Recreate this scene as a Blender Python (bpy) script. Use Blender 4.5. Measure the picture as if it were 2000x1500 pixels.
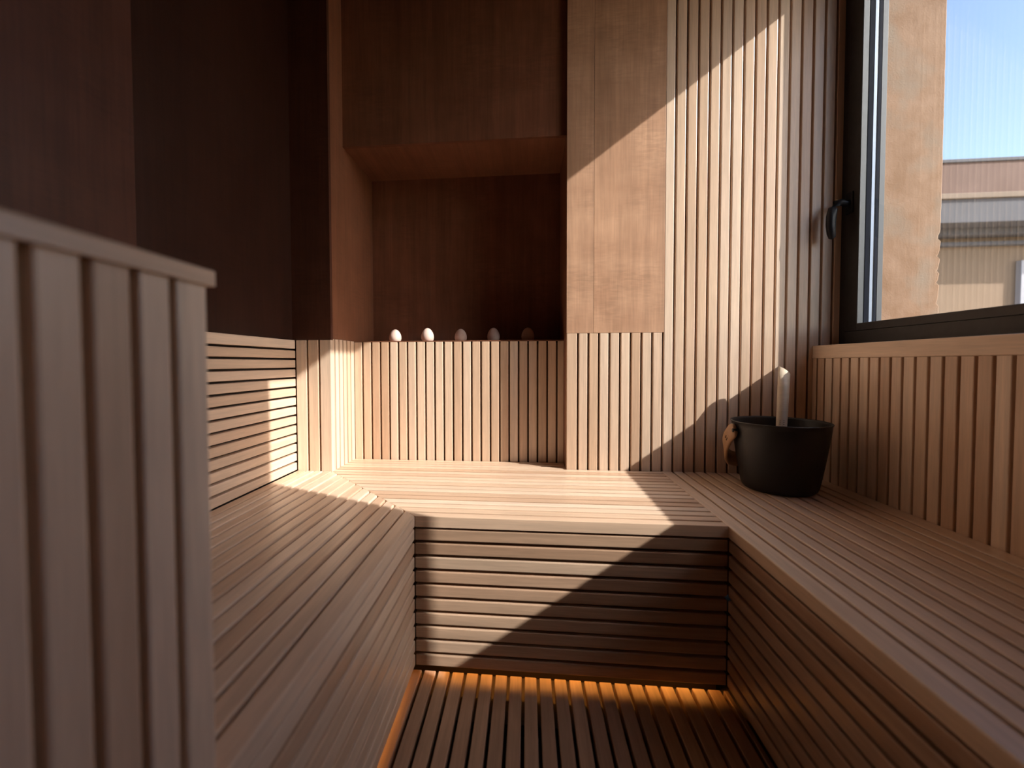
import bpy, bmesh, math, random
from mathutils import Vector, Matrix

random.seed(7)
C = bpy.context.scene.collection
for o in list(bpy.data.objects):
    bpy.data.objects.remove(o)

# ------------------------------------------------------------------ units
# Everything is laid out in slat pitches (one slat + one gap); U turns it into metres.
U = 0.042
EYE = 21.55                     # eye height above the floor boards, in pitches


def W(x, y, z):
    return Vector((x * U, y * U, (z + EYE) * U))


# ------------------------------------------------------------------ camera
yaw, pitch, roll = (math.radians(v) for v in (5.5956, 1.7043, -0.1575))
fw = Vector((-math.sin(yaw) * math.cos(pitch), math.cos(yaw) * math.cos(pitch), -math.sin(pitch)))
rt = Vector((math.cos(yaw), math.sin(yaw), 0))
up = rt.cross(fw)
rt2 = math.cos(roll) * rt + math.sin(roll) * up
up2 = -math.sin(roll) * rt + math.cos(roll) * up
cd = bpy.data.cameras.new('camera')
cam = bpy.data.objects.new('camera', cd)
C.objects.link(cam)
m = Matrix((rt2, up2, -fw)).transposed().to_4x4()
m.translation = W(0, 0, 0)
cam.matrix_world = m
cd.sensor_width = 36
cd.lens = 841.056 / 2000 * 36
cd.shift_x = (1000 - 946.817) / 2000
cd.shift_y = (733.929 - 750) / 2000
cd.clip_start = 0.01
cd.dof.use_dof = True
cd.dof.focus_distance = 40 * U
cd.dof.aperture_fstop = 2.0
bpy.context.scene.camera = cam

# ------------------------------------------------------------------ light
SUN = Vector((2.33, -1.0, 1.69)).normalized()
world = bpy.data.worlds.new('world')
bpy.context.scene.world = world
world.use_nodes = True
wn = world.node_tree
sky = wn.nodes.new('ShaderNodeTexSky')
sky.sky_type = 'NISHITA'
sky.sun_disc = False
sky.sun_elevation = math.asin(SUN.z)
sky.sun_rotation = math.atan2(SUN.x, SUN.y)
sky.altitude = 100
sky.air_density = 1.0
sky.dust_density = 2.0
sky.ozone_density = 2.0
bg = wn.nodes['Background']
wn.links.new(sky.outputs[0], bg.inputs[0])
bg.inputs[1].default_value = 0.275
sd = bpy.data.lights.new('sun', 'SUN')
sd.energy = 6.2
sd.angle = math.radians(0.53)
sd.color = (1.0, 0.945, 0.885)
sun = bpy.data.objects.new('sun', sd)
C.objects.link(sun)
sun.rotation_euler = SUN.to_track_quat('Z', 'Y').to_euler()
sun.location = SUN * 20

vs = bpy.context.scene.view_settings
vs.view_transform = 'Standard'
vs.look = 'None'
vs.gamma = 1
vs.use_curve_mapping = False
vs.exposure = 0.27

# ------------------------------------------------------------------ materials


def mat(name):
    mt = bpy.data.materials.new(name)
    mt.use_nodes = True
    nt = mt.node_tree
    return mt, nt, nt.nodes['Principled BSDF']


def node(nt, kind, **kw):
    n = nt.nodes.new(kind)
    for k, v in kw.items():
        setattr(n, k, v)
    return n


def ramp(nt, stops):
    r = node(nt, 'ShaderNodeValToRGB')
    el = r.color_ramp.elements
    while len(el) < len(stops):
        el.new(0.5)
    for e, (p, c) in zip(el, stops):
        e.position = p
        e.color = (*c, 1)
    return r


def wood(name, tones, rough=0.45, grain=0.35, fig=0.0, bump=0.06, scale=1.0, spec=0.5):
    """Straight-grained wood: the grain runs along the object's own X axis."""
    mt, nt, b = mat(name)
    L = nt.links.new
    tc = node(nt, 'ShaderNodeTexCoord')
    oi = node(nt, 'ShaderNodeObjectInfo')
    mp = node(nt, 'ShaderNodeMapping')
    mp.inputs['Scale'].default_value = (1.6 * scale, 42 * scale, 42 * scale)
    L(tc.outputs['Object'], mp.inputs['Vector'])
    wv = node(nt, 'ShaderNodeMath', operation='MULTIPLY')
    wv.inputs[1].default_value = 137.0
    L(oi.outputs['Random'], wv.inputs[0])
    n1 = node(nt, 'ShaderNodeTexNoise', noise_dimensions='4D')
    n1.inputs['Scale'].default_value = 1.0
    n1.inputs['Detail'].default_value = 5
    n1.inputs['Roughness'].default_value = 0.62
    n1.inputs['Distortion'].default_value = 0.35
    L(mp.outputs[0], n1.inputs['Vector'])
    L(wv.outputs[0], n1.inputs['W'])
    mp2 = node(nt, 'ShaderNodeMapping')
    mp2.inputs['Scale'].default_value = (14 * scale, 300 * scale, 300 * scale)
    L(tc.outputs['Object'], mp2.inputs['Vector'])
    n2 = node(nt, 'ShaderNodeTexNoise', noise_dimensions='4D')
    n2.inputs['Scale'].default_value = 1.0
    n2.inputs['Detail'].default_value = 3
    L(mp2.outputs[0], n2.inputs['Vector'])
    L(wv.outputs[0], n2.inputs['W'])
    # tone of the whole board
    tone = ramp(nt, [(i / max(1, len(tones) - 1), t) for i, t in enumerate(tones)])
    L(oi.outputs['Random'], tone.inputs[0])
    g1 = ramp(nt, [(0.28, (1 - grain,) * 3), (0.72, (1 + 0,) * 3)])
    L(n1.outputs[0], g1.inputs[0])
    g2 = ramp(nt, [(0.3, (1 - grain * 0.45,) * 3), (0.65, (1, 1, 1))])
    L(n2.outputs[0], g2.inputs[0])
    m1 = node(nt, 'ShaderNodeMix', data_type='RGBA', blend_type='MULTIPLY')
    m1.inputs[0].default_value = 1
    L(tone.outputs[0], m1.inputs[6])
    L(g1.outputs[0], m1.inputs[7])
    m2 = node(nt, 'ShaderNodeMix', data_type='RGBA', blend_type='MULTIPLY')
    m2.inputs[0].default_value = 1
    L(m1.outputs[2], m2.inputs[6])
    L(g2.outputs[0], m2.inputs[7])
    out = m2
    if fig > 0:                          # ripple figure across the grain
        mp3 = node(nt, 'ShaderNodeMapping')
        mp3.inputs['Scale'].default_value = (95, 16, 16)
        L(tc.outputs['Object'], mp3.inputs['Vector'])
        n3 = node(nt, 'ShaderNodeTexNoise')
        n3.inputs['Scale'].default_value = 1.0
        n3.inputs['Detail'].default_value = 2
        n3.inputs['Distortion'].default_value = 0.8
        L(mp3.outputs[0], n3.inputs['Vector'])
        n4 = node(nt, 'ShaderNodeTexNoise')
        n4.inputs['Scale'].default_value = 4.0
        n4.inputs['Detail'].default_value = 3
        L(tc.outputs['Object'], n4.inputs['Vector'])
        r3 = ramp(nt, [(0.35, (1 - fig,) * 3), (0.62, (1, 1, 1))])
        L(n3.outputs[0], r3.inputs[0])
        r4 = ramp(nt, [(0.42, (0, 0, 0)), (0.62, (1, 1, 1))])
        L(n4.outputs[0], r4.inputs[0])
        m3 = node(nt, 'ShaderNodeMix', data_type='RGBA', blend_type='MULTIPLY')
        L(r4.outputs[0], m3.inputs[0])
        L(m2.outputs[2], m3.inputs[6])
        L(r3.outputs[0], m3.inputs[7])
        # soft cloudy blotches of stain
        n5 = node(nt, 'ShaderNodeTexNoise')
        n5.inputs['Scale'].default_value = 7.0
        n5.inputs['Detail'].default_value = 4
        L(tc.outputs['Object'], n5.inputs['Vector'])
        r5 = ramp(nt, [(0.3, (0.78, 0.74, 0.72)), (0.7, (1.0, 1.0, 1.0))])
        L(n5.outputs[0], r5.inputs[0])
        m4 = node(nt, 'ShaderNodeMix', data_type='RGBA', blend_type='MULTIPLY')
        m4.inputs[0].default_value = 1
        L(m3.outputs[2], m4.inputs[6])
        L(r5.outputs[0], m4.inputs[7])
        out = m4
    L(out.outputs[2], b.inputs['Base Color'])
    b.inputs['Roughness'].default_value = rough
    b.inputs['Specular IOR Level'].default_value = spec
    bp = node(nt, 'ShaderNodeBump')
    bp.inputs['Strength'].default_value = bump
    bp.inputs['Distance'].default_value = 0.002
    L(n2.outputs[0], bp.inputs['Height'])
    L(bp.outputs[0], b.inputs['Normal'])
    return mt


M = {}
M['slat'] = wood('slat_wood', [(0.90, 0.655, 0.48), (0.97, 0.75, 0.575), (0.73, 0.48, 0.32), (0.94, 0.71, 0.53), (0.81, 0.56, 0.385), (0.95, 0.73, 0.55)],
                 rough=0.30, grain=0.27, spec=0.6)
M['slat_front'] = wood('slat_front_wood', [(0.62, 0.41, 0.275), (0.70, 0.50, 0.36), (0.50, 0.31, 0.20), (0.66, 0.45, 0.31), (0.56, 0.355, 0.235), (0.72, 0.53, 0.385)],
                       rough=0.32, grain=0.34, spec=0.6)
M['floor'] = wood('floor_wood', [(0.58, 0.365, 0.24), (0.48, 0.295, 0.19), (0.65, 0.425, 0.28)], rough=0.5, grain=0.35)
M['veneer'] = wood('veneer_stained', [(0.30, 0.125, 0.072), (0.30, 0.125, 0.072)], rough=0.38, grain=0.36, fig=0.14, bump=0.01, scale=0.55, spec=0.4)  # veneer tones carry sun and shade: paler on the sunlit panel, darker on shaded walls
M['veneer_part_shade'] = wood('veneer_part_shade', [(0.36, 0.15, 0.082), (0.36, 0.15, 0.082)], rough=0.36, grain=0.36, fig=0.14, bump=0.01, scale=0.55, spec=0.4)
M['veneer_sunlit'] = wood('veneer_sunlit', [(0.72, 0.43, 0.275), (0.76, 0.465, 0.305)], rough=0.36, grain=0.30, fig=0.14, bump=0.01, scale=0.55, spec=0.4)
M['veneer_deep_shade'] = wood('veneer_deep_shade', [(0.055, 0.021, 0.014), (0.055, 0.021, 0.014)], rough=0.38, grain=0.36, fig=0.14, bump=0.01, scale=0.55, spec=0.3)
M['veneer_shaded'] = wood('veneer_shaded', [(0.125, 0.048, 0.031), (0.125, 0.048, 0.031)], rough=0.40, grain=0.36, fig=0.14, bump=0.01, scale=0.55, spec=0.25)
M['backing'] = wood('backing_wood', [(0.20, 0.105, 0.055), (0.20, 0.105, 0.055)], rough=0.7, grain=0.2)
M['frame'] = wood('support_wood', [(0.03, 0.017, 0.011), (0.03, 0.017, 0.011)], rough=0.7, grain=0.2)
M['handle'] = wood('birch_handle', [(0.52, 0.30, 0.16), (0.52, 0.30, 0.16)], rough=0.4, grain=0.2)
M['ladle'] = wood('pale_birch', [(0.72, 0.60, 0.46), (0.72, 0.60, 0.46)], rough=0.4, grain=0.22)


def plain(name, col, rough=0.5, metal=0.0, spec=0.5):
    mt, nt, b = mat(name)
    b.inputs['Base Color'].default_value = (*col, 1)
    b.inputs['Roughness'].default_value = rough
    b.inputs['Metallic'].default_value = metal
    b.inputs['Specular IOR Level'].default_value = spec
    tc = node(nt, 'ShaderNodeTexCoord')
    n = node(nt, 'ShaderNodeTexNoise')
    n.inputs['Scale'].default_value = 60
    nt.links.new(tc.outputs['Object'], n.inputs['Vector'])
    r = ramp(nt, [(0.3, (max(0, rough - 0.05),) * 3), (0.7, (min(1, rough + 0.05),) * 3)])
    nt.links.new(n.outputs[0], r.inputs[0])
    nt.links.new(r.outputs[0], b.inputs['Roughness'])
    return mt


M['black'] = plain('black_enamel', (0.010, 0.009, 0.009), 0.42)
M['frame_black'] = plain('black_window_frame', (0.013, 0.011, 0.011), 0.5)
M['bead'] = plain('grey_glazing_bead', (0.085, 0.095, 0.105), 0.5)
M['spacer'] = plain('spacer_aluminium', (0.26, 0.31, 0.40), 0.4, 0.4)  # blue tint is the sky's reflection put into the metal's colour
M['gasket'] = plain('dark_gasket', (0.006, 0.008, 0.016), 0.85, 0.0, 0.1)
M['handle_black'] = plain('black_handle', (0.008, 0.009, 0.013), 0.5, 0.0, 0.3)
M['ink'] = plain('burnt_mark', (0.03, 0.018, 0.012), 0.7)
M['brass'] = plain('brass_screw', (0.8, 0.55, 0.22), 0.3, 1.0)


def mottled(name, a, b_, scale, rough=0.85, bump=0.3, c=None, scale2=3.0):
    mt, nt, b = mat(name)
    L = nt.links.new
    tc = node(nt, 'ShaderNodeTexCoord')
    n = node(nt, 'ShaderNodeTexNoise')
    n.inputs['Scale'].default_value = scale
    n.inputs['Detail'].default_value = 8
    n.inputs['Roughness'].default_value = 0.65
    L(tc.outputs['Object'], n.inputs['Vector'])
    r = ramp(nt, [(0.35, a), (0.65, b_)])
    L(n.outputs[0], r.inputs[0])
    col = r.outputs[0]
    if c:
        n2 = node(nt, 'ShaderNodeTexNoise')
        n2.inputs['Scale'].default_value = scale2
        n2.inputs['Detail'].default_value = 5
        L(tc.outputs['Object'], n2.inputs['Vector'])
        r2 = ramp(nt, [(0.50, (0, 0, 0)), (0.64, (1, 1, 1))])
        L(n2.outputs[0], r2.inputs[0])
        mx = node(nt, 'ShaderNodeMix', data_type='RGBA')
        L(r2.outputs[0], mx.inputs[0])
        L(col, mx.inputs[6])
        mx.inputs[7].default_value = (*c, 1)
        col = mx.outputs[2]
    L(col, b.inputs['Base Color'])
    b.inputs['Roughness'].default_value = rough
    n3 = node(nt, 'ShaderNodeTexNoise')
    n3.inputs['Scale'].default_value = scale * 12
    n3.inputs['Detail'].default_value = 6
    L(tc.outputs['Object'], n3.inputs['Vector'])
    bp = node(nt, 'ShaderNodeBump')
    bp.inputs['Strength'].default_value = bump
    bp.inputs['Distance'].default_value = 0.004
    L(n3.outputs[0], bp.inputs['Height'])
    L(bp.outputs[0], b.inputs['Normal'])
    return mt


M['plaster'] = mottled('weathered_plaster', (0.25, 0.14, 0.075), (0.33, 0.205, 0.13), 14, c=(0.265, 0.20, 0.145), scale2=5.0, bump=0.22)
M['egg'] = mottled('pink_salt_stone', (0.72, 0.50, 0.42), (0.80, 0.62, 0.54), 30, rough=0.5, bump=0.1)
M['terracotta'] = mottled('terracotta_render', (0.19, 0.115, 0.09), (0.23, 0.145, 0.115), 1.2, bump=0.05)
M['ledge'] = mottled('pale_stone_ledge', (0.27, 0.20, 0.145), (0.32, 0.24, 0.18), 1.0, bump=0.05)
M['fascia'] = mottled('grey_shaded_cornice', (0.125, 0.125, 0.135), (0.15, 0.15, 0.165), 0.6, bump=0.03)  # bluish shade on the cornice put into its colour
M['ochre'] = mottled('ochre_render', (0.29, 0.195, 0.125), (0.32, 0.22, 0.145), 0.8, bump=0.05)
M['white'] = mottled('white_painted_wood', (0.45, 0.45, 0.49), (0.5, 0.5, 0.54), 1.0, rough=0.5, bump=0.02)
M['dark_glass'] = plain('dark_window_glass', (0.05, 0.06, 0.08), 0.08)
M['ground'] = mottled('paved_ground', (0.40, 0.35, 0.29), (0.48, 0.42, 0.35), 0.5)
M['dark_floor'] = mottled('dark_subfloor', (0.05, 0.035, 0.028), (0.06, 0.042, 0.033), 2.0)
M['lining'] = M['veneer']

gl = bpy.data.materials.new('window_glass')
gl.use_nodes = True
nt = gl.node_tree
for n in list(nt.nodes):
    nt.nodes.remove(n)
go = node(nt, 'ShaderNodeOutputMaterial')
gm = node(nt, 'ShaderNodeMixShader')
gt = node(nt, 'ShaderNodeBsdfTransparent')
gt.inputs[0].default_value = (0.99, 0.995, 0.993, 1)
gg = node(nt, 'ShaderNodeBsdfGlossy')
gg.inputs['Roughness'].default_value = 0.0
gf = node(nt, 'ShaderNodeFresnel')
ge_ = node(nt, 'ShaderNodeNewGeometry')
gi = node(nt, 'ShaderNodeMapRange')          # no second reflection where a ray leaves a pane
gi.inputs['To Min'].default_value = 1.45
gi.inputs['To Max'].default_value = 1.0
nt.links.new(ge_.outputs['Backfacing'], gi.inputs['Value'])
nt.links.new(gi.outputs[0], gf.inputs[0])
nt.links.new(gf.outputs[0], gm.inputs[0])
nt.links.new(gt.outputs[0], gm.inputs[1])
nt.links.new(gg.outputs[0], gm.inputs[2])
nt.links.new(gm.outputs[0], go.inputs[0])
M['glass'] = gl

led = bpy.data.materials.new('warm_led')
led.use_nodes = True
nt = led.node_tree
for n in list(nt.nodes):
    nt.nodes.remove(n)
lo = node(nt, 'ShaderNodeOutputMaterial')
le = node(nt, 'ShaderNodeEmission')
le.inputs[0].default_value = (1.0, 0.40, 0.07, 1)
le.inputs[1].default_value = 22.0
nt.links.new(le.outputs[0], lo.inputs[0])
M['led'] = led

# ------------------------------------------------------------------ builders
ORIG = {}


def link(o, parent=None):
    C.objects.link(o)
    if parent is not None:
        o.parent = parent
    return o


def place(o, parent, loc, rot=None):
    """loc is a world position; parents are never rotated, only moved."""
    base = Vector((0, 0, 0))
    q = parent
    while q is not None:
        base += q.location
        q = q.parent
    o.location = loc - base
    if rot is not None:
        o.rotation_euler = rot
    return o


def empty(name, loc, label=None, cat=None, group=None, kind=None):
    o = bpy.data.objects.new(name, None)
    C.objects.link(o)
    o.location = loc
    o.empty_display_size = 0.05
    tag(o, label, cat, group, kind)
    return o


def tag(o, label=None, cat=None, group=None, kind=None):
    if label:
        o['label'] = label
    if cat:
        o['category'] = cat
    if group:
        o['group'] = group
    if kind:
        o['kind'] = kind
    return o


cache = {}


def bar_mesh(L, w, t, ch, s0, s1):
    """Board along +X from 0..L, width +-w/2 in Y, thickness 0..-t in Z (face at z=0,
    face edges rounded by ch). s0/s1 skew the two ends: dx per unit of y."""
    key = (round(L, 4), round(w, 4), round(t, 4), round(ch, 4), round(s0, 3), round(s1, 3))
    if key in cache:
        return cache[key]
    h = w / 2
    c = ch
    prof = [(-h, -t), (-h, -c), (-h + c * 0.3, -c * 0.3), (-h + c, 0), (h - c, 0), (h - c * 0.3, -c * 0.3), (h, -c), (h, -t)]
    n = len(prof)
    V = [((s0 * y) * U, y * U, z * U) for y, z in prof] + [((L + s1 * y) * U, y * U, z * U) for y, z in prof]
    F = [(i, (i + 1) % n, n + (i + 1) % n, n + i) for i in range(n)]
    F = [tuple(reversed(f)) for f in F]
    F += [tuple(range(n)), tuple(reversed(range(n, 2 * n)))]
    me = bpy.data.meshes.new('board')
    me.from_pydata(V, [], F)
    bm = bmesh.new()
    bm.from_mesh(me)
    bmesh.ops.recalc_face_normals(bm, faces=bm.faces)
    bm.to_mesh(me)
    bm.free()
    cache[key] = me
    return me


AX = {'x': Vector((1, 0, 0)), '-x': Vector((-1, 0, 0)), 'y': Vector((0, 1, 0)), '-y': Vector((0, -1, 0)), 'z': Vector((0, 0, 1)), '-z': Vector((0, 0, -1))}


def bar(name, parent, mt, start, along, face, L, w, t=0.5, ch=0.06, s0=0.0, s1=0.0):
    """start: middle of the face at the near end, in pitches."""
    me = bar_mesh(L, w, t, ch, s0, s1)
    if not me.materials:
        me.materials.append(mt)
    elif me.materials[0] != mt:
        k = (me.name, mt.name)
        if k not in cache:
            c = me.copy()
            c.materials[0] = mt
            cache[k] = c
        me = cache[k]
    o = link(bpy.data.objects.new(name, me), parent)
    a, f = AX[along], AX[face]
    s = f.cross(a)
    R = Matrix((a, s, f)).transposed()
    place(o, parent, W(*start), R.to_euler())
    return o


def boxes_mesh(name, boxes, mt, bev=0.0, org=None):
    """boxes in pitches [(x0,x1,y0,y1,z0,z1)], mesh in metres about org (world)."""
    bm = bmesh.new()
    for x0, x1, y0, y1, z0, z1 in boxes:
        a, b = W(min(x0, x1), min(y0, y1), min(z0, z1)) - org, W(max(x0, x1), max(y0, y1), max(z0, z1)) - org
        vs_ = [bm.verts.new((x, y, z)) for x in (a.x, b.x) for y in (a.y, b.y) for z in (a.z, b.z)]
        for f in ((0, 1, 3, 2), (4, 6, 7, 5), (0, 4, 5, 1), (2, 3, 7, 6), (0, 2, 6, 4), (1, 5, 7, 3)):
            bm.faces.new([vs_[i] for i in f])
    bmesh.ops.recalc_face_normals(bm, faces=bm.faces)
    if bev > 0:
        bmesh.ops.bevel(bm, geom=list(bm.edges), offset=bev * U, segments=2, affect='EDGES', profile=0.6)
    me = bpy.data.meshes.new(name)
    bm.to_mesh(me)
    bm.free()
    me.materials.append(mt)
    return me


def box(name, parent, mt, *boxes, bev=0.0, kind=None):
    x0, x1, y0, y1, z0, z1 = boxes[0]
    org = W((x0 + x1) / 2, (y0 + y1) / 2, min(z0, z1))
    o = link(bpy.data.objects.new(name, boxes_mesh(name, boxes, mt, bev, org)), parent)
    place(o, parent, org)
    if kind:
        o['kind'] = kind
    return o


def panel(name, parent, mt, x0, x1, y0, y1, z0, z1, grain='z', bev=0.02):
    """Flat board whose own X axis (the grain) lies along `grain`."""
    org = W((x0 + x1) / 2, (y0 + y1) / 2, (z0 + z1) / 2)
    me = boxes_mesh(name, [(x0, x1, y0, y1, z0, z1)], mt, bev, org)
    a = AX[grain]
    s = AX['y'] if grain != 'y' else AX['x']
    f = a.cross(s)
    R = Matrix((a, s, f)).transposed()
    me.transform(R.transposed().to_4x4())
    o = link(bpy.data.objects.new(name, me), parent)
    place(o, parent, org, R.to_euler())
    return o


def mesh_obj(name, parent, mt, V, F, org, smooth=False):
    me = bpy.data.meshes.new(name)
    me.from_pydata([tuple(Vector(v) - org) for v in V], [], F)
    bm = bmesh.new()
    bm.from_mesh(me)
    bmesh.ops.recalc_face_normals(bm, faces=bm.faces)
    bm.to_mesh(me)
    bm.free()
    if smooth:
        for p in me.polygons:
            p.use_smooth = True
    me.materials.append(mt)
    o = link(bpy.data.objects.new(name, me), parent)
    place(o, parent, org)
    return o


def lathe(name, parent, mt, prof, cx, cy, zb, seg=48, smooth=True):
    """prof: (radius, height above zb), in pitches."""
    V, F = [], []
    idx = []
    for r, z in prof:
        if r < 1e-6:
            idx.append([len(V)])
            V.append(W(cx, cy, zb + z))
        else:
            idx.append(list(range(len(V), len(V) + seg)))
            for k in range(seg):
                a = 2 * math.pi * k / seg
                V.append(W(cx + r * math.cos(a), cy + r * math.sin(a), zb + z))
    for A, B in zip(idx, idx[1:]):
        for k in range(seg):
            k2 = (k + 1) % seg
            if len(A) == 1 and len(B) == 1:
                continue
            if len(A) == 1:
                F.append((A[0], B[k], B[k2]))
            elif len(B) == 1:
                F.append((A[k], A[k2], B[0]))
            else:
                F.append((A[k], A[k2], B[k2], B[k]))
    return mesh_obj(name, parent, mt, V, F, W(cx, cy, zb), smooth)


def sweep(name, parent, mt, pts, norms, widths, thick, org, round_=8):
    """Strap with a rounded-rectangle section; pts and norms in pitches/unit vectors."""
    V, F = [], []
    n = len(pts)
    for i in range(n):
        p = Vector(pts[i])
        tdir = (Vector(pts[min(i + 1, n - 1)]) - Vector(pts[max(i - 1, 0)])).normalized()
        nr = Vector(norms[i])
        nr = (nr - tdir * nr.dot(tdir)).normalized()
        wd = tdir.cross(nr)
        h, t, c = widths[i] / 2, thick / 2, thick * 0.3
        for a, b in ((-h, -t + c), (-h, t - c), (-h + c, t), (h - c, t), (h, t - c), (h, -t + c), (h - c, -t), (-h + c, -t)):
            q = p + wd * a + nr * b
            V.append(W(*q))
    for i in range(n - 1):
        for k in range(8):
            F.append((i * 8 + k, i * 8 + (k + 1) % 8, (i + 1) * 8 + (k + 1) % 8, (i + 1) * 8 + k))
    F.append(tuple(range(8)))
    F.append(tuple((n - 1) * 8 + k for k in reversed(range(8))))
    return mesh_obj(name, parent, mt, V, F, org, True)


def tube(name, parent, mt, pts, radii, org, seg=14):
    V, F = [], []
    n = len(pts)
    for i in range(n):
        p = Vector(pts[i])
        t = (Vector(pts[min(i + 1, n - 1)]) - Vector(pts[max(i - 1, 0)])).normalized()
        a = t.cross(Vector((0.31, 0.2, 0.9)) if abs(t.z) < 0.8 else Vector((1, 0, 0))).normalized()
        b = t.cross(a)
        r = radii[i] if isinstance(radii, (list, tuple)) else radii
        for k in range(seg):
            an = 2 * math.pi * k / seg
            V.append(W(*(p + (a * math.cos(an) + b * math.sin(an)) * r)))
    for i in range(n - 1):
        for k in range(seg):
            F.append((i * seg + k, i * seg + (k + 1) % seg, (i + 1) * seg + (k + 1) % seg, (i + 1) * seg + k))
    F.append(tuple(range(seg)))
    F.append(tuple((n - 1) * seg + k for k in reversed(range(seg))))
    return mesh_obj(name, parent, mt, V, F, org, True)


# ------------------------------------------------------------------ layout (pitches, eye at the origin)
H = -10.49           # seat level
FB = -20.95          # bottom of the bench fronts
FL = -21.55          # floor board level
YF = 28.64           # front of the back bench
Q = 0.9448
YL = YF + 0.85 + 11 * Q     # short wall at the left
YN = YF + 0.85 + 17 * Q     # slatted niche back
DW = YF + 0.85 + 14 * Q     # wall at the right of the niche
YH, YU = 43.21, 51.63       # panel above the niche, back of the upper niche
XS, XN = -18.81, 3.85       # niche sides
XL, XR = -22.38, 26.35      # slatted faces of side walls
XLB, XRB = -7.67, 12.85     # fronts of the side benches
XW = 4.94                   # first groove right of the niche
ZP, ZT, ZN, ZH = 2.86, 2.25, 2.40, 22.15
CE = 41.5                   # ceiling
YB = -14.0                  # wall behind the camera
XG = 28.62                  # inner face of the window frame
YJ, YJ0 = 40.53, 12.8      # far and near edges of the window opening
ZB, ZTOP = 3.33, 36.9       # its bottom and top
XO0, XO1 = 30.47, 35.05     # masonry outside the window
G = 0.09                    # half a groove

# ------------------------------------------------------------------ the setting
floor = box('floor', None, M['dark_floor'], (-30, 30, YB - 2, 56, FL - 2.6, FL - 1.3), kind='structure')
nF = 21
gx = [XLB + 0.42 + i * 1.0 for i in range(nF)]
edges = [XLB - 0.5] + gx + [XRB + 0.4]
for a, b in zip(edges, edges[1:]):
    bar('floor_slat', floor, M['floor'], ((a + b) / 2, YB + 0.2, FL), 'y', 'z', YF + 0.4 - YB - 0.2, b - a - 0.21, 0.55, 0.05)
for yy in (26.2, 18, 10, 2, -6):
    bar('floor_batten', floor, M['frame'], (XLB - 0.4, yy, FL - 0.56), 'x', 'z', XRB - XLB + 0.7, 1.0, 0.7, 0.04)

ceiling = box('ceiling', None, M['veneer'], (-30, 30.3, YB - 1, 56, CE, CE + 1), kind='structure')
wf = box('wall_front', None, M['veneer'], (-30, 30.3, YB - 1, YB, FL - 1, CE), kind='structure')

# back wall: rough backing boards, slats, veneer
wb = box('wall_back', None, M['backing'],
         (XN + 0.5, 30.4, DW + 0.52, DW + 1.4, FL - 1, CE),
         (XL - 5, XS - 0.5, YL + 0.52, YL + 1.2, FL - 1, CE),
         (XS - 1.4, XN + 1.4, YN + 0.52, YN + 1.2, FL - 1, ZN - 0.35),
         (XS - 1.4, XS - 0.52, YL + 0.6, YU + 0.6, FL - 1, CE),
         (XN + 0.52, XN + 1.4, DW + 0.6, YU + 0.6, FL - 1, CE),
         (XS - 1.4, XN + 1.4, YU + 0.5, YU + 1.2, FL - 1, CE),
         kind='structure')
# short slats under the veneer panel, tall ones beside the window
for n in range(0, 25):
    a = XN if n == 0 else XW + n - 1 + G
    b = XW + n - G
    if a > XG - 0.1:
        break
    b = min(b, XG + 0.3)
    top = ZP if n <= 8 else CE
    bar('wall_slat', wb, M['slat'], ((a + b) / 2, DW, H - 0.25), 'z', '-y', top - H + 0.25, b - a, 0.5)
panel('veneer_panel', wb, M['veneer_sunlit'], XN, 6.41, DW, DW + 0.5, ZP + 0.02, CE, 'z', 0.01)
panel('veneer_panel', wb, M['veneer_sunlit'], 6.43, XW + 8 + G, DW, DW + 0.5, ZP + 0.02, CE, 'z')
# short wall at the left of the niche
wL = (XS - XL) / 3
for i in range(3):
    a, b = XL + i * wL + (0.05 if i == 0 else G), XL + (i + 1) * wL - (0 if i == 2 else G)
    bar('wall_slat', wb, M['slat'], ((a + b) / 2, YL, H - 0.25), 'z', '-y', ZT - H + 0.25, b - a, 0.5)
panel('veneer_panel', wb, M['veneer_shaded'], XL - 1.2, XS, YL + 0.05, YL + 0.5, ZT + 0.02, CE, 'z')
# niche: side slats run on up from the seat, slatted back, stone ledge, veneer above
for i in range(6):
    y0, y1 = YL + i * Q + (0.02 if i == 0 else 0.12), YL + (i + 1) * Q - (0.02 if i == 5 else 0.12)
    if i == 0:
        y0 = YL + 0.52
    bar('niche_side_slat', wb, M['slat'], (XS, (y0 + y1) / 2, H - 0.25), 'z', 'x', ZN - 0.02 - H + 0.25, y1 - y0, 0.5, 0.03)
gn = [XS + 0.93 + i * 1.0 for i in range(23)]
ed = [XS] + [g for g in gn if g < XN - 0.2] + [XN]
for k, (a, b) in enumerate(zip(ed, ed[1:])):
    a2 = a + (0.0 if k == 0 else G)
    b2 = b - (0.0 if k == len(ed) - 2 else G)
    bar('niche_slat', wb, M['slat'], ((a2 + b2) / 2, YN, H - 0.25), 'z', '-y', ZN - 0.12 - H + 0.25, b2 - a2, 0.5)
panel('niche_shelf', wb, M['veneer'], XS, XN, YN + 0.02, YU, ZN - 0.11, ZN, 'x')
panel('niche_back', wb, M['veneer'], XS, XN, YU, YU + 0.45, ZN - 0.2, ZH + 0.4, 'z')
panel('niche_side', wb, M['veneer_part_shade'], XS - 0.45, XS, YL + 0.5, YU + 0.3, ZN, CE, 'z')
panel('niche_side', wb, M['veneer'], XN, XN + 0.45, DW + 0.5, YU + 0.3, H - 0.2, CE, 'z')
panel('niche_soffit', wb, M['veneer_part_shade'], XS, XN, YH + 0.4, YU + 0.2, ZH, ZH + 0.4, 'y')
panel('header_panel', wb, M['veneer'], XS, XN, YH, YH + 0.4, ZH, CE, 'z')

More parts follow.
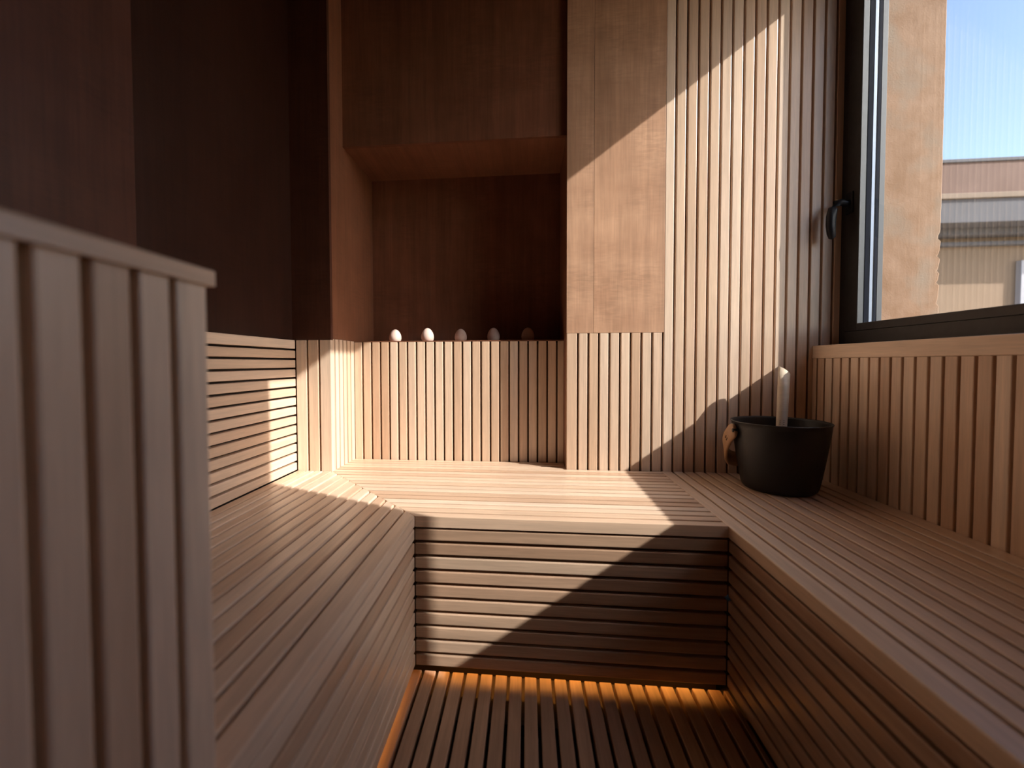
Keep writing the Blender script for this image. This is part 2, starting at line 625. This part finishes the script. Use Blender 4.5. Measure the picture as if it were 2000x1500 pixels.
# left wall
XV = XL - 0.3
wl = box('wall_left', None, M['frame'], (XL - 1.6, XL - 0.52, YB, YL + 0.5, FL - 1, CE), kind='structure')
pz = (ZT - H) / 14
for i in range(14):
    z1 = ZT - i * pz - (0 if i == 0 else G)
    z0 = ZT - (i + 1) * pz + G
    bar('wall_slat', wl, M['slat'], (XL, YL - 0.06, (z0 + z1) / 2), '-y', 'x', YL - 8.0, z1 - z0, 0.5)
panel('veneer_panel', wl, M['veneer_deep_shade'], XV - 0.2, XV, 20.9, YL + 0.04, ZT + 0.02, CE, 'z')
panel('veneer_panel', wl, M['veneer_shaded'], XV - 0.2, -20.2, YB, 20.73, ZT + 0.02, CE, 'z')

# right wall below the window
wr = box('wall_right', None, M['backing'],
         (XR + 0.52, 30.4, YB, DW + 0.5, FL - 1, 0.8),
         (XR + 0.05, 30.4, YB, 10.0, 0.8, CE),
         (XR + 0.05, 30.4, 10.0, DW + 0.5, 38.7, CE),
         kind='structure')
yy = DW - 0.02
n = 0
while yy > YB + 0.5:
    y0 = DW - 0.613 - n + G
    bar('wall_slat', wr, M['slat'], (XR, (yy + y0) / 2, H - 0.25), 'z', '-x', 0.33 - H + 0.25, yy - y0, 0.5)
    yy = y0 - 2 * G
    n += 1
panel('bounce_panel', wr, M['slat'], XR, XR + 0.05, YB, 10.0, 1.6, CE, 'z')  # unseen pale panels, added to bounce light towards the left side
panel('bounce_panel', wr, M['slat'], XR, XR + 0.05, 10.0, DW, 38.7, CE, 'y')
sill = bar('trim_1', None, M['slat'], (XR - 0.03, DW - 0.02, 0.925), '-y', '-x', DW - YB - 0.1, 1.17, XG - XR - 0.1, 0.05)
sill['kind'] = 'structure'

# ------------------------------------------------------------------ window
win = empty('window_1', W(XG, 26.5, 1.6), kind='structure')


def ring(name, parent, mt, y0, y1, z0, z1, wy, wz0, wz1, x0, x1, bev=0.03):
    """Rectangular ring around an opening y0..y1, z0..z1."""
    return box(name, parent, mt, (x0, x1, y1, y1 + wy, z0 - wz0, z1 + wz1), (x0, x1, y0 - wy, y0, z0 - wz0, z1 + wz1),
               (x0, x1, y0, y1, z0 - wz0, z0), (x0, x1, y0, y1, z1, z1 + wz1), bev=bev)


frame = ring('frame', win, M['frame_black'], YJ0 - 1.45, YJ + 1.45, ZB - 0.62, ZTOP + 0.7, 0.72, 1.1, 2.9, XG - 0.06, 30.44)
sash = ring('sash', win, M['frame_black'], YJ0, YJ, ZB, ZTOP, 1.43, 0.60, 0.68, XG - 0.12, 30.3)
b1 = ring('glazing_bead', sash, M['bead'], YJ0 + 0.04, YJ - 0.04, ZB + 0.03, ZTOP - 0.04, 0.06, 0.06, 0.06, 28.53, 28.97, 0.01)
b2 = ring('gasket', sash, M['gasket'], YJ0 + 0.04, YJ - 0.04, ZB + 0.03, ZTOP - 0.04, 0.06, 0.06, 0.06, 29.05, 29.38, 0.01)
b3 = ring('spacer', sash, M['spacer'], YJ0 + 0.05, YJ - 0.05, ZB + 0.04, ZTOP - 0.05, 0.07, 0.07, 0.07, 29.44, 29.68, 0.01)
b4 = ring('gasket', sash, M['gasket'], YJ0 + 0.04, YJ - 0.04, ZB + 0.03, ZTOP - 0.04, 0.06, 0.06, 0.06, 29.8, 30.02, 0.01)
b5 = ring('glazing_bead', sash, M['bead'], YJ0 + 0.04, YJ - 0.04, ZB + 0.03, ZTOP - 0.04, 0.06, 0.06, 0.06, 30.06, 30.47, 0.01)
for xx in (29.0, 29.74):
    box('pane', sash, M['glass'], (xx - 0.012, xx + 0.012, YJ0 - 0.1, YJ + 0.1, ZB - 0.1, ZTOP + 0.1))
# handle: rose, neck and hanging lever
hz, hy = 14.05, 41.55
hx = XG - 0.12
hd = tube('handle', sash, M['handle_black'],
          [(hx, hy, hz), (hx - 0.35, hy, hz), (hx - 0.75, hy + 0.0, hz + 0.12), (hx - 1.15, hy, hz + 0.02), (hx - 1.42, hy, hz - 0.45),
           (hx - 1.55, hy, hz - 1.1), (hx - 1.58, hy, hz - 1.9), (hx - 1.52, hy, hz - 2.6), (hx - 1.44, hy, hz - 3.0), (hx - 1.42, hy, hz - 3.1)],
          [0.3, 0.28, 0.28, 0.31, 0.36, 0.38, 0.37, 0.33, 0.25, 0.1], W(hx, hy, hz))
box('rose', hd, M['handle_black'], (hx - 0.14, hx + 0.02, hy - 0.42, hy + 0.42, hz - 0.95, hz + 0.95), bev=0.06)
lathe('screw', hd, M['brass'], [(0, 0.0), (0.1, 0.0), (0.1, 0.1), (0, 0.12)], hx - 1.15, hy, hz + 0.22, 12)

# ------------------------------------------------------------------ outside
wo_far = []
V, F = [], []
rng = random.Random(3)
N = 340
zs = [-40 + 85 * i / N for i in range(N + 1)]
j = 0.0
for z in zs:
    amp = 0.03 if z < 13 else 0.012
    j = 0.45 * j + rng.uniform(-amp, amp) + (rng.choice([0] * 9 + [-0.2, -0.1]) if z < 11 else 0)
    xo = XO1 + j
    V += [W(XO0, YJ + 0.01, z), W(32.8, YJ - 0.01, z), W(xo - 0.12, YJ, z), W(xo, YJ + 0.1, z), W(XO1 + 0.03, YJ + 0.4, z), W(XO1 + 0.03, 70, z), W(XO0, 70, z)]
for i in range(N):
    for k in range(7):
        F.append((i * 7 + k, i * 7 + (k + 1) % 7, (i + 1) * 7 + (k + 1) % 7, (i + 1) * 7 + k))
F.append(tuple(range(7)))
F.append(tuple(N * 7 + k for k in reversed(range(7))))
wo = mesh_obj('wall_outside', None, M['plaster'], V, F, W(32.7, YJ, -40))
wo['kind'] = 'structure'
box('masonry', wo, M['plaster'], (XO0, XO1, YB - 6, YJ - 0.05, -40, 2.6), (XO0, XO1, YB - 6, 9.9, 2.6, 46), (XO0, XO1, 9.9, YJ - 0.05, 40.4, 46))
ground = box('trim_2', None, M['ground'], (35.3, 700, -300, 700, -112, -110), kind='structure')
ground.name = 'ground'

# neighbouring house across the yard, its cornice throwing a shadow on the wall below
bx0, bx1, by = 150, 330, 220
bl = empty('neighbouring_house', W(240, by, -110), 'ochre rendered house with terracotta parapet and grey cornice outside the window', 'building')
box('wall', bl, M['ochre'], (bx0, bx1, by, by + 60, -110, 61))
box('cornice', bl, M['fascia'], (bx0 - 13, bx1 + 13, by - 14.3, by + 60, 59.6, 69.6), bev=0.3)
box('moulding', bl, M['fascia'], (bx0 - 6, bx1 + 6, by - 6, by + 1, 56.6, 59.6), (bx0 - 3, bx1 + 3, by - 3, by + 1, 52.6, 54.3), bev=0.3)
box('stone_ledge', bl, M['ledge'], (bx0 - 14, bx1 + 14, by - 15.3, by + 60, 69.6, 71.9), bev=0.3)
box('parapet', bl, M['terracotta'], (bx0 - 11, bx1 + 11, by - 12, by + 58, 71.9, 86.0), bev=0.2)
box('coping', bl, M['fascia'], (bx0 - 11.6, bx1 + 11.6, by - 12.6, by + 58.6, 86.0, 87.4), bev=0.2)
wx = 221.5
wnd = box('window', bl, M['white'], (wx, wx + 3, by - 2.2, by + 0.4, -5, 45.6), (wx + 20, wx + 23, by - 2.2, by + 0.4, -5, 45.6),
          (wx + 3, wx + 20, by - 2.2, by + 0.4, 42.6, 45.6), (wx + 3, wx + 20, by - 2.2, by + 0.4, -5, -2), (wx + 10.5, wx + 12.5, by - 1.6, by + 0.4, -2, 42.6), bev=0.2)
box('pane', wnd, M['white'], (wx + 3, wx + 10.5, by - 0.9, by + 0.3, -2, 42.6), (wx + 12.5, wx + 20, by - 0.9, by + 0.3, -2, 42.6))

# ------------------------------------------------------------------ benches
SW = 1 - 2 * G
# back bench
bb = empty('bench', W(2.3, 36.5, FL), 'sunlit slatted bench along the back wall, running into the niche', 'bench', 'slatted sauna benches')
kd = (YL - YF) / (XS - XLB)          # slope of the mitre line in plan


def mitre_x(y):
    return XLB + (y - YF) / kd


gap = 0.05
for mrow in range(0, 18):
    y0 = YF if mrow == 0 else YF + 0.85 + (mrow - 1) * Q + 0.12
    y1 = YF + 0.85 + mrow * Q - 0.12
    ym = (y0 + y1) / 2
    if y1 <= YL + 0.2:
        xa, sk = mitre_x(ym) + gap, 1 / kd
    else:
        xa, sk = XS + 0.02, 0.0
    xb = XRB - 0.03 if ym < DW else XN - 0.02
    nm = 'nosing' if mrow == 0 else 'seat_slat'
    # width axis of an x-board facing up is +y
    bar(nm, bb, M['slat'], (xa, ym, H), 'x', 'z', xb - xa, y1 - y0, 0.74 if mrow == 0 else 0.55, 0.035, sk, 0.0)
for i in range(10):
    z1 = H - 0.92 - i * 0.975
    z0 = z1 - 0.765
    if i == 9:
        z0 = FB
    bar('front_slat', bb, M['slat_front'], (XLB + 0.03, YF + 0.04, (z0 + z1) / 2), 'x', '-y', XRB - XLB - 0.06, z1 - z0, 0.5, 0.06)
box('support', bb, M['frame'], (XS + 0.1, XRB - 0.1, YL, DW, H - 1.2, H - 0.9), (XLB + 0.2, XRB - 0.1, YF + 0.56, YL, H - 1.1, H - 0.82),
    (XS + 0.1, XN - 0.1, DW, YN, H - 1.2, H - 0.9), (XLB + 0.1, XRB - 0.1, YF + 0.56, YF + 0.9, FB + 0.3, H - 1.1))
V = [W(XLB + 0.2, YF + 1.0, H - 0.9), W(XLB + 0.2, YL, H - 0.9), W(XS + 0.2, YL, H - 0.9)]
V += [v - Vector((0, 0, 0.5 * U)) for v in V]
mesh_obj('support', bb, M['frame'], V, [(0, 1, 2), (3, 5, 4), (0, 3, 4, 1), (1, 4, 5, 2), (2, 5, 3, 0)], W(-12, 38, H - 1.1))
ls = box('light_strip', bb, M['led'], (XLB + 1.0, XRB - 0.6, YF + 1.35, YF + 1.55, FB + 0.32, FB + 0.45))
ls['label'] = 'warm orange light strip'
box('plinth', bb, M['frame'], (XLB - 1.0, XRB + 0.2, YF + 2.0, YF + 2.5, FL - 1.28, FB + 0.6))

# left bench
lb = empty('bench', W(-15.5, 25, FL), 'slatted bench along the left wall, behind the capped partition', 'bench', 'slatted sauna benches')
YE = 10.02
lx = [XLB - i * (XLB - XS) / 11 for i in range(12)] + [XS - i * (XS - XL - 0.04) / 4 for i in range(1, 5)]
for i, (x1, x0) in enumerate(zip(lx, lx[1:])):
    x1 -= 0 if i == 0 else G
    x0 += G if i < 14 else 0.0
    xm = (x0 + x1) / 2
    if xm > XS:
        ye, sk = YF + (xm - XLB) * kd - gap, kd
    else:
        ye, sk = YL - 0.03, 0.0
    # for a board along +y facing up, the width axis is -x
    bar('nosing' if i == 0 else 'seat_slat', lb, M['slat'], (xm, YE, H + 0.03), 'y', 'z', ye - YE, x1 - x0, 0.74 if i == 0 else 0.55, 0.07, 0.0, -sk)
for i in range(10):
    z1 = H - 0.92 - i * 0.975
    z0 = z1 - 0.765
    if i == 9:
        z0 = FB
    bar('front_slat', lb, M['slat'], (XLB - 0.04, YE, (z0 + z1) / 2), 'y', 'x', YF - YE + 0.02, z1 - z0, 0.5, 0.06)
box('support', lb, M['frame'], (XL + 0.1, XLB - 0.3, YE, YF - 0.2, H - 1.1, H - 0.82), (XL + 0.1, XS, YF - 0.2, YL - 0.2, H - 1.1, H - 0.82),
    (XLB - 1.0, XLB - 0.56, YE, YF, FB + 0.3, H - 1.1))
ls = box('light_strip', lb, M['led'], (XLB - 1.3, XLB - 1.2, YE + 1, YF - 0.5, FB + 0.45, FB + 0.52))
ls['label'] = 'warm orange light strip'

# right bench
rb = empty('bench', W(19.3, 15, FL), 'slatted bench under the window with the black bucket on it', 'bench', 'slatted sauna benches')
ge = [XRB] + [XW + k for k in range(9, 21)] + [XR]
for k, (a, b) in enumerate(zip(ge, ge[1:])):
    a2 = a + (0 if k == 0 else G)
    b2 = b - (0.03 if k == len(ge) - 2 else G)
    bar('nosing' if k == 0 else 'seat_slat', rb, M['slat'], ((a2 + b2) / 2, YB + 0.1, H), 'y', 'z', DW - 0.03 - YB - 0.1, b2 - a2, 0.74 if k == 0 else 0.55, 0.07)
for i in range(10):
    z1 = H - 0.92 - i * 0.975
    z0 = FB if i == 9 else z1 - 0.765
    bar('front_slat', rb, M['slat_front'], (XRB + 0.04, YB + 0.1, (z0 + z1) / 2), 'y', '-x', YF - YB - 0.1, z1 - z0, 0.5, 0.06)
box('support', rb, M['frame'], (XRB + 0.3, XR - 0.1, YB + 0.2, DW - 0.2, H - 1.1, H - 0.82), (XRB + 0.56, XRB + 1.0, YB + 0.2, YF, FB + 0.3, H - 1.1))

# ------------------------------------------------------------------ partition at the near left
pt = empty('partition', W(-9.2, -2, FL), 'waist-high partition of upright slats with a flat cap, nearest the camera', 'partition')
YP = 9.83
XPF = -7.75
box('core', pt, M['backing'], (XPF - 2.2, XPF - 0.5, YB + 0.1, YP - 0.03, FL - 1.25, 1.88))
yy = YP
n = 0
while yy > YB + 0.4:
    y0 = (9.389 - n) * 0.9405 + G
    bar('slat', pt, M['slat'], (XPF, (yy + y0) / 2, FL - 1.25), 'z', 'x', 1.90 - FL + 1.25, yy - y0, 0.5, 0.07)
    yy = y0 - 2 * G
    n += 1
bar('end_slat', pt, M['slat'], (XPF - 1.4, YP, FL - 1.25), 'z', 'y', 1.90 - FL + 1.25, 1.7, 0.03, 0.01)
bar('cap_rail', pt, M['slat'], (XPF - 1.1, YB + 0.1, 2.285), 'y', 'z', YP + 0.13 - YB - 0.1, 2.45, 0.39, 0.06)

# ------------------------------------------------------------------ bucket and ladle
BX, BY = 20.8, 37.7
bk = empty('bucket', W(BX, BY, H), 'black metal sauna bucket with a bentwood handle on the right bench', 'bucket')
prof = [(0, 0.0), (2.2, 0.0), (2.4, 0.05), (2.55, 0.2), (2.65, 0.45), (2.78, 1.2), (3.05, 2.9), (3.27, 4.5), (3.34, 5.15), (3.37, 5.45), (3.42, 5.52), (3.44, 5.57),
        (3.40, 5.62), (3.33, 5.6), (3.25, 5.45), (3.17, 4.5), (2.95, 2.9), (2.68, 1.2), (2.5, 0.45), (2.3, 0.2), (0, 0.18)]
lathe('body', bk, M['black'], [(r * 1.03, z) for r, z in prof], BX, BY, H, 72)


def catmull(P, n=6):
    out = []
    P = [Vector(p) for p in P]
    Q_ = [2 * P[0] - P[1]] + P + [2 * P[-1] - P[-2]]
    for i in range(1, len(Q_) - 2):
        p0, p1, p2, p3 = Q_[i - 1:i + 3]
        for s in range(n):
            t = s / n
            out.append(0.5 * ((2 * p1) + (-p0 + p2) * t + (2 * p0 - 5 * p1 + 4 * p2 - p3) * t * t + (-p0 + 3 * p1 - 3 * p2 + p3) * t ** 3))
    out.append(P[-1])
    return out


half = [(BX - 3.62, BY - 0.35, -5.55), (BX - 3.66, BY + 0.3, -5.9), (BX - 3.68, BY + 0.95, -6.55), (BX - 3.55, BY + 1.6, -7.4), (BX - 3.05, BY + 2.4, -8.2),
        (BX - 2.1, BY + 3.3, -8.75), (BX, BY + 3.95, -8.95)]
full = half + [(2 * BX - x, y, z) for x, y, z in reversed(half[:-1])]
P = catmull(full, 5)
Nn = []
for q in P:
    Nn.append(Vector((q.x - BX, max(0, q.y - BY - 0.9) * 1.1, 0)).normalized())
k = len(P) - 1
wid = []
for i in range(k + 1):
    e = min(i, k - i)
    wid.append(1.3 * min(1.0, [0.5, 0.78, 0.92, 0.98][e] if e < 4 else 1.0))
hd = sweep('handle', bk, M['handle'], P, Nn, wid, 0.26, W(BX, BY, -5.6))
for s in (-1, 1):
    tube('pivot', bk, M['black'], [(BX + s * 3.1, BY - 0.25, -5.65), (BX + s * 3.8, BY - 0.25, -5.65)], 0.17, W(BX + s * 3.4, BY, -5.65), 12)
# burnt-in mark on the outer face of the strap: two pairs of short strokes
q = Vector((BX - 3.68, BY + 0.85, -6.45))
ta = Vector((0.0, 0.62, -0.78))
tb = Vector((0.0, 0.78, 0.62))
em = []
for a_, b_ in ((-0.10, -0.16), (0.07, -0.16), (-0.10, 0.10), (0.07, 0.10)):
    c = q + ta * a_ + tb * b_
    em.append((c.x - 0.16, c.x - 0.10, c.y - 0.05, c.y + 0.05, c.z - 0.06, c.z + 0.06))
box('emblem', hd, M['ink'], *em)

la = empty('ladle', W(20.4, 36.9, H + 0.3), 'pale wooden ladle standing in the black bucket, its slanted end up', 'ladle')
p0, p1 = Vector((20.38, 36.9, -9.5)), Vector((22.7, 40.57, -0.78))
d = (p1 - p0).normalized()
a = d.cross(Vector((0, 1, 0))).normalized()
b = d.cross(a)
V, F = [], []
seg = 20
for t, r in ((0.0, 0.34), (0.3, 0.38), (0.55, 0.41), (0.8, 0.44), (1.0, 0.45)):
    for q in range(seg):
        an = 2 * math.pi * q / seg
        pnt = p0.lerp(p1, t) + (a * math.cos(an) + b * math.sin(an)) * r
        if t == 1.0:                         # slanted cut, low at the right
            pnt += d * (-(a * math.cos(an) + b * math.sin(an)).dot(Vector((1, -0.5, 0)).normalized()) * r * 0.75)
        V.append(W(*pnt))
for i in range(4):
    for q in range(seg):
        F.append((i * seg + q, i * seg + (q + 1) % seg, (i + 1) * seg + (q + 1) % seg, (i + 1) * seg + q))
F.append(tuple(range(seg)))
F.append(tuple(4 * seg + q for q in range(seg)))
sh = mesh_obj('shaft', la, M['ladle'], V, F, W(*p0))
for poly in sh.data.polygons:
    poly.use_smooth = len(poly.vertices) == 4
lathe('bowl', la, M['ladle'], [(0, 0), (0.7, 0.05), (1.1, 0.35), (1.25, 0.8), (1.15, 0.8), (1.0, 0.4), (0.6, 0.15), (0, 0.1)], 20.3, 36.95, H + 0.25, 24)
pm = p0.lerp(p1, 0.50)
front = Vector((-0.45, -0.89, 0))
side = Vector((0.89, -0.45, 0))
em = []
for s in (-0.12, 0.12):
    for dz in (-0.13, 0.03, 0.19):
        c = pm + d * dz + front * 0.37 + side * s
        em.append((c.x - 0.045, c.x + 0.045, c.y - 0.045, c.y + 0.045, c.z - 0.05, c.z + 0.05))
box('emblem', sh, M['ink'], *em)

# ------------------------------------------------------------------ eggs on the niche ledge
ep = [(0, 0.0), (0.38, 0.0), (0.56, 0.08), (0.67, 0.26), (0.71, 0.48), (0.69, 0.72), (0.61, 0.98), (0.47, 1.22), (0.29, 1.40), (0.12, 1.485), (0, 1.5)]
words = ['sunlit pink stone egg leftmost in the row on the niche ledge',
         'sunlit pink stone egg second from left on the niche ledge',
         'shaded pink stone egg in the middle of the row on the niche ledge',
         'shaded pink stone egg second from right on the niche ledge',
         'darkest stone egg rightmost in the row, deep in the niche shade']
egg = None
for i, (x, s) in enumerate(((-15.11, 1.0), (-11.32, 1.03), (-7.48, 0.98), (-3.75, 1.0), (0.1, 1.03))):
    if egg is None:
        egg = lathe('egg', None, M['egg'], ep, x, 48.5, ZN, 32)
        o = egg
    else:
        o = egg.copy()
        C.objects.link(o)
        o.location = W(x, 48.5, ZN)
    o.scale = (s, s, s * (1.0 + 0.04 * ((i * 3) % 2)))
    o.rotation_euler.z = i * 1.3
    tag(o, words[i], 'egg', 'stone eggs on the niche ledge')
